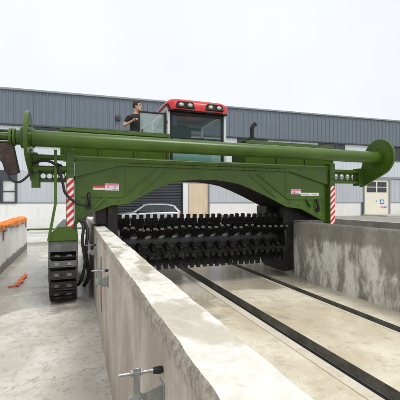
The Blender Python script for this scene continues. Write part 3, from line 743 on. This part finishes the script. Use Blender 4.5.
# ------------------------------------------------------------------ factory building
B = thing('factory_building', 'long white factory building with blue grey corrugated fascia behind the turner', 'building', (-4.2, 26.88, -.8), R(-3.3)); B.scale = (1.4, 1.4, 1.4)
def corr(x0, x1, z0, z1, period, depth, y=0.0):
    mb = MB(); xs = []; n = max(1, int((x1 - x0) / period)); p = (x1 - x0) / n
    for k in range(n):
        for fx, fy in ((0, 0), (.62, 0), (.72, -1), (.90, -1)): xs.append((x0 + p * (k + fx), y + fy * depth))
    xs.append((x1, y))
    poly = xs + [(x1, y + .1), (x0, y + .1)]
    lo = [mb.bm.verts.new((px, py, z0)) for px, py in poly]; hi = [mb.bm.verts.new((px, py, z1)) for px, py in poly]
    m_ = len(poly)
    for i in range(m_): mb.bm.faces.new((lo[i], lo[(i + 1) % m_], hi[(i + 1) % m_], hi[i]))
    for i in range(0, len(xs) - 1): pass
    mb.bm.faces.new(lo); mb.bm.faces.new(hi[::-1])
    return mb
X0, X1 = -34, 62
b = MB(); b.box(X0, X1, .16, 24, -.2, 7.5); b.build('wall_core', M['plinth'], B)
b = MB(); b.prism([(.1, 7.50), (12, 8.4), (24, 7.5), (24, 7.62), (12, 8.52), (.1, 7.62)], 'x', X0 - .3, X1 + .3); b.build('roof', M['roof'], B)
corr(X0, X1, 5.86, 7.52, .30, .035, -.04).build('fascia_panel', M['lid_grey'], B, smooth=False)
b = MB(); b.box(X0, X1, -.13, .12, 7.525, 7.62); b.build('roof_trim', M['trim_grey'], B, bevel=.01)
b = MB(); b.box(X0, X1, -.10, .10, 5.77, 5.857); b.build('fascia_trim', M['trim_dark'], B, bevel=.008)
for xa, xb, za, zb in ((X0, 3.3, 3.56, 5.768), (3.302, 9.0, 4.26, 5.768), (9.002, X1, 3.70, 5.768)):
    corr(xa, xb, za, zb, .30, .02, .0).build('wall_panel', M['clad'], B, smooth=False)
for xa, xb in ((X0, -1.9), (.26, 3.3), (10.3, 21.05), (23.3, X1)):
    corr(xa, xb, 1.985, 3.555 if xa < 9 else 3.56, .22, .018, .0).build('wall_panel', M['clad2'], B, smooth=False)
    b = MB(); b.box(xa, xb, -.045, .12, 1.93, 1.982); b.build('plinth_trim', M['trim_grey'], B, bevel=.006)
    b = MB(); b.box(xa, xb, -.03, .15, -.2, 1.928); b.build('plinth', M['plinth'], B, bevel=.01)
b = MB(); b.box(9.0, X1, -.06, .1, 3.58, 3.69); b.build('lintel_trim', M['trim_grey'], B, bevel=.01)
b = MB(); b.box(-1.9, .26, -.03, .15, -.2, 1.928); b.build('plinth', M['plinth'], B, bevel=.01)
# clerestory windows
k = 0
for xa in (-21.2, -15.2, -9.2, -4.6, .95, 12.0, 17.6, 23.5, 29.4, 35.3, 41.2):
    w = 2.0 if xa != .95 else 2.4
    b = MB(); b.box(xa, xa + w, -.055, .02, 5.68, 5.76); b.box(xa, xa + w, -.055, .02, 4.80, 4.87)
    for q in range(4): b.box(xa + (w - .06) * q / 3, xa + (w - .06) * q / 3 + .06, -.055, .02, 4.871, 5.679)
    wi = b.build('window', M['trim_dark'], B, bevel=.006)
    b = MB(); b.box(xa + .02, xa + w - .02, -.030, -.022, 4.86, 5.69); b.build('pane', M['winglass'], wi, smooth=False)
# lower left window with dark frame
b = MB(); b.box(-1.9, .25, -.08, .06, 3.04, 3.55); b.box(-1.9, .25, -.08, .06, 1.932, 2.02)
for x in (-1.9, -1.1, -.45, .16): b.box(x, x + .09, -.08, .06, 2.021, 3.039)
b.box(-.36, .16, -.06, .04, 2.50, 2.55)
wl = b.build('window', M['trim_dark'], B, bevel=.008)
b = MB(); b.box(-1.85, -.40, -.02, -.012, 2.0, 3.05); b.build('pane', M['winglass'], wl, smooth=False)
b = MB(); b.box(-.38, .20, -.02, -.012, 2.0, 3.05); b.build('pane', M['palepane'], wl, smooth=False)
# roller shutter
b = MB(); zz = .35; n = 44; prof = []
for q in range(n):
    z = zz + (4.2 - zz) * q / n; p = (4.2 - zz) / n
    prof += [(.085, z), (.055, z + p * .25), (.055, z + p * .75)]
prof += [(.085, 4.2), (.14, 4.2), (.14, zz)]
b.prism(prof, 'x', 3.36, 8.66); b.build('roller_shutter', M['shutter'], B, smooth=False)
b = MB(); b.box(3.305, 3.36, -.06, .15, 0, 4.255); b.box(8.66, 8.70, -.06, .15, 0, 4.255); b.box(3.36, 8.66, -.06, .15, 4.2, 4.255); b.build('shutter_frame', M['trim_dark'], B, bevel=.006)
b = MB(); b.box(8.702, 8.98, -.09, .15, -.1, 4.255); b.build('pilaster', M['plinth'], B, bevel=.01)
b = MB(); b.box(9.03, 10.22, .03, .1, .35, 3.57)
for q in range(1, 4): b.box(9.03 + q * .298 - .006, 9.03 + q * .298 + .006, .022, .03, .35, 3.57)
bd = b.build('door', M['beige'], B, bevel=.006); bd['label'] = 'beige door beside the roller shutter'
b = MB(); b.box(10.02, 10.06, -.02, .03, 1.25, 1.40); b.build('handle', M['bright'], bd, bevel=.004)
b = MB(); b.box(8.985, 9.03, -.05, .12, .35, 3.578); b.box(10.22, 10.296, -.05, .12, .35, 3.578); b.build('door_frame', M['trim_grey'], B, bevel=.006)
# cream door on the right with four dark panes and notices
b = MB(); b.box(21.16, 23.19, .0, .08, 1.105, 3.50)
cd = b.build('door', M['cream'], B, bevel=.01); cd['label'] = 'cream door with four dark panes and a blue notice'
for xx in (21.36, 22.24):
    for zz in (2.66, 3.04):
        b = MB(); b.box(xx, xx + .76, -.012, -.002, zz, zz + .32); b.build('pane', M['winglass'], cd, smooth=False)
b = MB(); b.box(22.45, 22.80, -.012, -.002, 1.86, 2.17, 0); b.box(22.52, 22.73, -.0155, -.0125, 1.93, 2.10, 1); b.build('notice', [M['bluesign'], M['labelwhite']], cd, smooth=False)
b = MB(); b.box(22.50, 23.0, -.012, -.002, 1.62, 1.70, 0); b.box(22.78, 23.0, -.0155, -.0125, 1.62, 1.70, 1); b.build('notice', [M['labelpink'], M['bluesign']], cd, smooth=False)
b = MB(); b.box(22.12, 22.16, -.03, -.002, 2.0, 2.14); b.build('handle', M['bright'], cd, bevel=.004)
b = MB(); b.box(21.06, 21.155, -.06, .12, 1.105, 3.577); b.box(23.195, 23.29, -.06, .12, 1.105, 3.577); b.box(21.155, 23.195, -.06, .12, 3.502, 3.577); b.build('door_frame', M['trim_grey'], B, bevel=.008)
b = MB(); b.cyl((20.92, -.10, 1.1), (20.92, -.10, 1.98), .045, seg=14); b.build('downpipe', M['trim_dark'], B)
# small lamp on the fascia
b = MB(); b.box(5.0, 5.25, -.18, -.08, 6.35, 6.6); b.cyl((5.12, -.10, 6.5), (5.12, -.28, 6.42), .04, seg=12); b.build('wall_lamp', M['trim_dark'], B, bevel=.008)
# step before the cream door
b = MB(); b.box(20.9, 23.4, -2.2, -.05, 1.095, 1.19)
st = b.build('door_step', M['apron'], loc=(-4.2, 26.88, -.8), rotz=R(-3.3), bevel=.015); st.scale = (1.4, 1.4, 1.4); tag(st, 'low pale concrete step before the cream door', 'step')
# green rail before the white plinth on the left
gr = thing('green_rail', 'low green pipe rail along the foot of the white plinth, beyond the pale wall', 'rail', (-1.1, 26.3, 0))
b = MB(); b.cyl((-2.3, 0, .11), (2.2, 0, .11), .06, seg=16); b.build('pipe', M['green'], gr)
for x in (-2.0, 2.0):
    b = MB(); b.box(x - .04, x + .04, -.05, .05, 0, .06); b.build('foot', M['green'], gr, bevel=.005)
b = MB(); b.box(-14, 1.1, 17.95, 18.15, -.1, .11); struct(b.build('kerb', M['apron'], bevel=.02))

# ------------------------------------------------------------------ car
def car():
    root = thing('parked_car', 'silver grey estate car parked before the charcoal roller shutter', 'car', (4.72, 24.1, .203), R(-5)); root.scale = (1.06, 1.06, 1.06)
    L = 4.35; W = .90
    # local x from nose (-) to tail (+), camera sees the side facing -y
    st = [(-2.18, .30, .62, .56), (-2.10, .22, .78, .72), (-1.9, .20, .88, .82), (-1.4, .20, .98, .88), (-.85, .20, 1.04, .90), (-.2, .20, 1.06, .90), (.6, .20, 1.08, .90), (1.3, .20, 1.10, .90), (1.8, .22, 1.10, .87), (2.10, .26, 1.05, .82), (2.17, .34, .98, .76)]
    b = MB()
    def body(i, j):
        x, z0, z1, w = st[i]
        P = [(-w * .93, z0), (-w, z0 + .12), (-w, z0 + (z1 - z0) * .55), (-w * .985, z1 - .10), (-w * .93, z1 - .02), (-w * .6, z1 + .015), (0, z1 + .03), (w * .6, z1 + .015), (w * .93, z1 - .02), (w * .985, z1 - .10), (w, z0 + (z1 - z0) * .55), (w, z0 + .12), (w * .93, z0)]
        return (x, P[j][0], P[j][1])
    V = b.grid(len(st), 13, body, close=True)
    b.bm.faces.new(V[0]); b.bm.faces.new(V[-1][::-1])
    bd = b.build('body', M['carpaint'], root, sharp=40); sb = bd.modifiers.new('s', 'SUBSURF'); sb.levels = sb.render_levels = 2
    gs = [(-.98, 1.03, 1.05, .84, .80), (-.28, 1.05, 1.52, .845, .66), (.1, 1.06, 1.58, .845, .655), (.8, 1.08, 1.59, .845, .655), (1.5, 1.09, 1.54, .83, .63), (1.78, 1.09, 1.47, .80, .60), (2.10, 1.06, 1.10, .76, .70)]
    b = MB()
    def gh(i, j):
        x, z0, z1, w0, w1 = gs[i]
        P = [(-w0, z0), (-(w0 * .4 + w1 * .6), z0 + (z1 - z0) * .6), (-w1, z1 - .03), (-w1 * .8, z1 + .015), (0, z1 + .035), (w1 * .8, z1 + .015), (w1, z1 - .03), ((w0 * .4 + w1 * .6), z0 + (z1 - z0) * .6), (w0, z0)]
        return (x, P[j][0], P[j][1])
    V = b.grid(len(gs), 9, gh); b.bm.faces.new(V[0]); b.bm.faces.new(V[-1][::-1])
    cb = b.build('roof', M['carpaint'], root, sharp=50)
    def side(s, pts, name):
        mb = MB(); A = []
        for x, t in pts:
            # position on the side of the greenhouse at height fraction t
            for (xa, a0, a1, aw0, aw1), (xc, c0_, c1_, cw0, cw1) in zip(gs, gs[1:]):
                if xa <= x <= xc:
                    q = (x - xa) / (xc - xa); z0 = a0 + (c0_ - a0) * q; z1 = a1 + (c1_ - a1) * q; w0 = aw0 + (cw0 - aw0) * q; w1 = aw1 + (cw1 - aw1) * q
            h = t * (z1 - .03 - z0)
            w = w0 + (w1 - w0) * t
            A.append((x, s * (w + .030), z0 + h))
        f0 = [mb.bm.verts.new(p) for p in A]; f1 = [mb.bm.verts.new((p[0], p[1] - s * .05, p[2])) for p in A]
        mb.bm.faces.new(f0); mb.bm.faces.new(f1[::-1])
        for i in range(len(A)): mb.bm.faces.new((f0[i], f0[(i + 1) % len(A)], f1[(i + 1) % len(A)], f1[i]))
        mb.build(name, M['carglass'], root, smooth=False)
    for s in (-1, 1):
        side(s, [(-.84, .06), (.22, .03), (.22, .95), (-.22, .93)], 'side_window')
        side(s, [(.235, .03), (1.07, .04), (1.07, .95), (.235, .95)], 'side_window')
        side(s, [(1.085, .05), (1.90, .12), (1.62, .86), (1.085, .94)], 'side_window')
        b = MB(); b.sphere((-.66, s * .98, 1.10), (.10, .10, .075), 14); b.box(-.70, -.62, s * .93 - .05, s * .93 + .05, 1.04, 1.08); b.build('mirror', M['black'], root)
        for x in (.12, .98): b = MB(); b.box(x - .09, x + .09, s * .905 - .015, s * .905 + .015, .90, .925); b.build('door_handle', M['bright'], root, bevel=.006)
        for x in (-1.35, 1.32):
            b = MB(); b.cyl((x, s * .70, .33), (x, s * .925, .33), .345, seg=32); w_ = b.build('wheel', M['rubber'], root, bevel=.03)
            b = MB(); b.cyl((x, s * .90, .33), (x, s * .93, .33), .235, seg=28)
            for k in range(5):
                t = k * 2 * math.pi / 5; b.bar((x, s * .935, .33), (x + .22 * math.cos(t), s * .935, .33 + .22 * math.sin(t)), .05, .02)
            b.build('rim', M['zinc'], w_, bevel=.004)
            b = MB()
            pts = [(x + .41 * math.cos(t), s * .895, .33 + .41 * math.sin(t)) for t in [k * math.pi / 12 for k in range(13)]]
            b.tube(pts, .035, sub=0, seg=8); b.build('wheel_arch', M['black'], root)
        b = MB(); b.sphere((2.08, s * .70, .93), (.10, .15, .085), 14); b.build('tail_lamp', M['tailred'], root)
        b = MB(); b.sphere((-2.02, s * .66, .74), (.14, .16, .07), 14); b.build('headlamp', M['headlamp'], root)
        b = MB(); b.tube([(-.1, s * .60, 1.585), (.2, s * .6, 1.612), (1.3, s * .6, 1.605), (1.5, s * .58, 1.57)], .011, seg=8); b.build('roof_rail', M['black'], root)
    b = MB(); b.prism([(-.90, 1.095), (-.33, 1.515), (-.36, 1.55), (-.95, 1.12)], 'y', -.60, .60); b.build('windscreen', M['carglass'], root)
    b = MB(); b.prism([(2.06, 1.15), (1.80, 1.46), (1.83, 1.49), (2.10, 1.17)], 'y', -.56, .56); b.build('rear_window', M['carglass'], root)
    b = MB(); b.box(2.13, 2.20, -.26, .26, .62, .74); b.build('number_plate', M['labelwhite'], root, bevel=.005)
    b = MB(); b.box(-2.22, -2.12, -.5, .5, .42, .66); b.build('grille', M['black'], root, bevel=.02)
car()

# ------------------------------------------------------------------ man on the deck
def skin_body(chains, name):
    """chains: list of [(point, radius), ...]; every chain after the first starts at a shared point"""
    me = bpy.data.meshes.new(name); bm_ = bmesh.new(); idx = {}; rad = []
    for ch in chains:
        prev = None
        for p, r in ch:
            k = tuple(round(c, 4) for c in p)
            if k not in idx: idx[k] = bm_.verts.new(p); rad.append(r)
            if prev is not None and prev is not idx[k] and not bm_.edges.get((prev, idx[k])): bm_.edges.new((prev, idx[k]))
            prev = idx[k]
    bm_.to_mesh(me); bm_.free()
    o = bpy.data.objects.new(name, me); col.objects.link(o)
    sk = o.modifiers.new('skin', 'SKIN'); sk.use_smooth_shade = True
    sv = me.skin_vertices[0].data if me.skin_vertices else None
    if sv is None:
        bpy.context.view_layer.objects.active = o
        sv = me.skin_vertices.new().data
    for i, r in enumerate(rad): sv[i].radius = (r if isinstance(r, (tuple, list)) else (r, r))
    sv[0].use_root = True
    ss = o.modifiers.new('sub', 'SUBSURF'); ss.levels = ss.render_levels = 2
    bpy.context.view_layer.update()
    dg = bpy.context.evaluated_depsgraph_get(); ev = o.evaluated_get(dg)
    m2 = bpy.data.meshes.new_from_object(ev)
    bpy.data.objects.remove(o)
    return m2
def fuse(meshes, name, mat, parent, voxel=.011, smooth=True, extra=None):
    bm_ = bmesh.new()
    for m_ in meshes: bm_.from_mesh(m_)
    if extra: bm_.from_mesh(extra)
    me = bpy.data.meshes.new(name); bm_.to_mesh(me); bm_.free()
    o = bpy.data.objects.new(name, me); col.objects.link(o)
    rm = o.modifiers.new('r', 'REMESH'); rm.mode = 'VOXEL'; rm.voxel_size = voxel; rm.use_smooth_shade = True
    sm = o.modifiers.new('s', 'SMOOTH'); sm.iterations = 2; sm.factor = .5
    bpy.context.view_layer.update()
    ev = o.evaluated_get(bpy.context.evaluated_depsgraph_get()); m2 = bpy.data.meshes.new_from_object(ev)
    bpy.data.objects.remove(o); m2.name = name
    m2.materials.clear(); m2.materials.append(mat)
    o = bpy.data.objects.new(name, m2); col.objects.link(o); o.parent = parent
    return o
P0 = Vector((1.45, 8.98, 2.631))
man = thing('person', 'man in black T-shirt standing behind the open cab door, looking right', 'person', P0, R(-34)); man.scale = (1.12, 1.12, 1.12)
# local coordinates: facing +x (and a little towards -y), right side at -y
hipR, hipL = (0, -.09, .90), (0, .09, .90)
pel = (0, 0, .96)
sp1, sp2, nk0 = (.01, 0, 1.12), (.0, 0, 1.30), (.01, 0, 1.45)
shR, shL = (-.03, -.185, 1.385), (.03, .185, 1.385)
elR, elL = (-.17, -.27, 1.14), (.10, .10, 1.12)
wrR, wrL = (.06, -.30, 1.24), (.30, -.02, 1.16)
knR, knL = (.03, -.10, .48), (.02, .11, .48)
anR, anL = (-.01, -.10, .09), (-.02, .12, .09)
def limb(a, b_, r0, r1, n=4):
    a, b_ = Vector(a), Vector(b_); return [(tuple(a + (b_ - a) * t / n), r0 + (r1 - r0) * t / n) for t in range(n + 1)]
def hand(w, d, up, side):
    """palm, four curled fingers and a thumb as skinned chains; d = forearm direction, side = thumb side"""
    w, d, up, side = Vector(w), Vector(d).normalized(), Vector(up).normalized(), Vector(side).normalized()
    out = [skin_body([[(tuple(w), .026), (tuple(w + d * .04), (.034)), (tuple(w + d * .085), .036)]], 'palm')]
    for k, (off, ln) in enumerate(((.03, .068), (.010, .078), (-.010, .072), (-.03, .056))):
        base = w + d * .07 + side * off
        p1 = base + d * .03; p2 = p1 + d * ln * .45 - up * ln * .15; p3 = p2 + d * ln * .20 - up * ln * .38; p4 = p3 - d * ln * .08 - up * ln * .26
        out.append(skin_body([[(tuple(base), .010), (tuple(p1), .0098), (tuple(p2), .009), (tuple(p3), .0085), (tuple(p4), .007)]], 'finger'))
    t0 = w + d * .03 + side * .02; t1 = w + d * .06 + side * .055; t2 = w + d * .095 + side * .058 - up * .02
    out.append(skin_body([[(tuple(t0), .014), (tuple(t1), .0115), (tuple(t2), .009)]], 'thumb'))
    return out
head = MB()
hc = Vector((.05, -.01, 1.65))
head.sphere(hc, (.092, .074, .112), 28)                               # cranium
head.sphere(hc + Vector((.03, -.002, -.06)), (.066, .060, .072), 24)  # face and jaw
head.sphere(hc + Vector((.098, -.006, -.022)), (.017, .013, .026), 14)  # nose
head.sphere(hc + Vector((.082, -.006, -.102)), (.026, .026, .018), 14)  # chin
head.sphere(hc + Vector((.088, -.006, -.066)), (.014, .024, .009), 14)  # lips
head.sphere(hc + Vector((.080, -.004, .026)), (.022, .052, .014), 14)   # brow
for s in (-1, 1):
    head.sphere(hc + Vector((-.008, s * .073, -.015)), (.018, .010, .030), 12)
for v in head.bm.verts: v.co = hc + (v.co - hc) * 1.03
hm = bpy.data.meshes.new('head'); head.bm.to_mesh(hm); head.bm.free()
def torso(st, name):
    mb = MB()
    def f(i, j):
        x, z, w_, d_ = st[i]; t = 2 * math.pi * j / 24; e = .85
        return (x + d_ * math.copysign(abs(math.cos(t)) ** e, math.cos(t)), w_ * math.copysign(abs(math.sin(t)) ** e, math.sin(t)), z)
    V = mb.grid(len(st), 24, f, close=True); mb.bm.faces.new(V[0]); mb.bm.faces.new(V[-1][::-1])
    bmesh.ops.recalc_face_normals(mb.bm, faces=mb.bm.faces[:])
    m_ = bpy.data.meshes.new(name); mb.bm.to_mesh(m_); mb.bm.free(); return m_
body_m = [torso([(0, .84, .15, .10), (0, .95, .158, .105), (.005, 1.10, .140, .100), (.01, 1.26, .160, .110), (.0, 1.36, .175, .095), (.0, 1.42, .15, .075), (.005, 1.455, .085, .062), (.02, 1.49, .056, .056), (.03, 1.58, .052, .054)], 'torso')]
for sh, el, wr in ((shR, elR, wrR), (shL, elL, wrL)):
    body_m.append(skin_body([limb(sh, el, .050, .040) + limb(el, wr, .040, .026)[1:]], 'arm'))
for hp, kn, an in ((hipR, knR, anR), (hipL, knL, anL)):
    body_m.append(skin_body([limb(hp, kn, .085, .055) + limb(kn, an, .055, .038)[1:]], 'leg'))
    body_m.append(skin_body([[(an, .042), ((an[0] + .06, an[1], .05), .042), ((an[0] + .15, an[1], .038), .035)]], 'foot'))
dR = Vector(wrR) - Vector(elR); dL = Vector(wrL) - Vector(elL)
body_m += hand(wrR, dR, (0, 0, 1), (0, 1, .3)); body_m += hand(wrL, dL, (0, 0, 1), (0, -1, .6))
bodyo = fuse(body_m + [hm], 'body', M['skin'], man, .008)
shirt_m = [torso([(0, .88, .175, .125), (0, .98, .172, .122), (.01, 1.10, .162, .122), (.012, 1.26, .178, .128), (.0, 1.36, .192, .112), (.0, 1.42, .168, .090), (.005, 1.462, .10, .075)], 'shirt')]
for sh, el in ((shR, elR), (shL, elL)):
    e2 = Vector(sh).lerp(Vector(el), .68); shirt_m.append(skin_body([limb(sh, tuple(e2), .074, .064)], 'sleeve'))
sh_ = fuse(shirt_m, 'shirt', M['shirt'], man, .011)
for v in sh_.data.vertices:
    p = v.co; v.co = p + v.normal * (.011 * mnoise.noise(Vector((p.x * 9, p.y * 9, p.z * 17 + p.y * 12))) + .004 * mnoise.noise(p * 45))
tr_m = [torso([(0, .80, .165, .118), (0, .90, .168, .12), (0, .985, .165, .115)], 'seat')]
for hp, kn, an in ((hipR, knR, anR), (hipL, knL, anL)): tr_m.append(skin_body([limb(hp, kn, .098, .068) + limb(kn, an, .068, .055)[1:]], 'leg'))
fuse(tr_m, 'trousers', M['denim'], man, .012)
for an in (anR, anL):
    fuse([skin_body([[((an[0] - .03, an[1], .05), .05), ((an[0] + .06, an[1], .05), .05), ((an[0] + .17, an[1], .042), .042)]], 'shoe')], 'shoe', M['black'], man, .01)
b = MB(); b.sphere(hc + Vector((-.012, 0, .024)), (.104, .088, .115), 32)
for v in b.bm.verts:                                                    # crop the face out of the hair cap, leave a fringe
    p = v.co - hc
    if p.x > .05 and p.z < .06: v.co.x = hc.x + .03
    if p.z < -.06: v.co.z = hc.z - .06
    if p.x > -.01 and p.z < -.01: v.co.x = hc.x - .01
    v.co += Vector((mnoise.noise(v.co * 40), mnoise.noise(v.co * 43 + Vector((5, 0, 0))), mnoise.noise(v.co * 47))) * .012
b.build('hair', M['hair'], man, sharp=180)
for s in (-1, 1):
    b = MB(); b.sphere(hc + Vector((.092, s * .032 - .004, .0)), (.007, .011, .005), 10); b.build('eye', M['hair'], man)
    b = MB(); b.bar(hc + Vector((.099, s * .018 - .004, .032)), hc + Vector((.085, s * .052 - .004, .032)), .006, .005); b.build('eyebrow', M['hair'], man)

# ------------------------------------------------------------------ sky and sun
SUN_EL, SUN_AZ = R(58), R(150)           # azimuth measured clockwise from +Y: behind the camera, to the right
w = bpy.data.worlds.new('World'); scene.world = w; w.use_nodes = True
nt = w.node_tree
for n in list(nt.nodes): nt.nodes.remove(n)
out = nt.nodes.new('ShaderNodeOutputWorld'); bg = nt.nodes.new('ShaderNodeBackground'); bg.inputs['Strength'].default_value = .1
sky = nt.nodes.new('ShaderNodeTexSky'); sky.sky_type = 'NISHITA'; sky.sun_disc = False
sky.sun_elevation = SUN_EL; sky.sun_rotation = SUN_AZ
nb = NB(nt)
tc = nt.nodes.new('ShaderNodeTexCoord')
cl = nb.noise(tc.outputs['Generated'], 1.8, 5, .55)
cloud = nb.mix(nb.ramp(cl, .3, .7), (9.5, 9.75, 10.1), (10.6, 10.75, 10.9))      # closed bright cloud cover
cmix = nb.mix(.90, sky.outputs[0], cloud)
nt.links.new(cmix, bg.inputs['Color']); nt.links.new(bg.outputs[0], out.inputs[0])
sd = bpy.data.lights.new('sun', 'SUN'); sd.energy = 1.9; sd.angle = R(20); sd.color = (1, .965, .91)
so = bpy.data.objects.new('sun', sd); col.objects.link(so)
dirv = Vector((math.sin(SUN_AZ) * math.cos(SUN_EL), math.cos(SUN_AZ) * math.cos(SUN_EL), math.sin(SUN_EL)))
so.rotation_euler = dirv.to_track_quat('Z', 'Y').to_euler(); so.location = dirv * 40

# ------------------------------------------------------------------ camera
cd_ = bpy.data.cameras.new('camera'); cam = bpy.data.objects.new('camera', cd_); col.objects.link(cam)
cam.location = (0, 0, 2.0); cam.rotation_euler = (R(90), 0, R(-19.77))
cd_.sensor_width = 36; cd_.lens = 36 * 345 / 400; cd_.clip_end = 800; cd_.clip_start = .05
cd_.shift_y = 2 / 400
scene.camera = cam
vs = scene.view_settings
vs.view_transform = 'Standard'; vs.look = 'None'; vs.exposure = 0; vs.gamma = 1; vs.use_curve_mapping = False
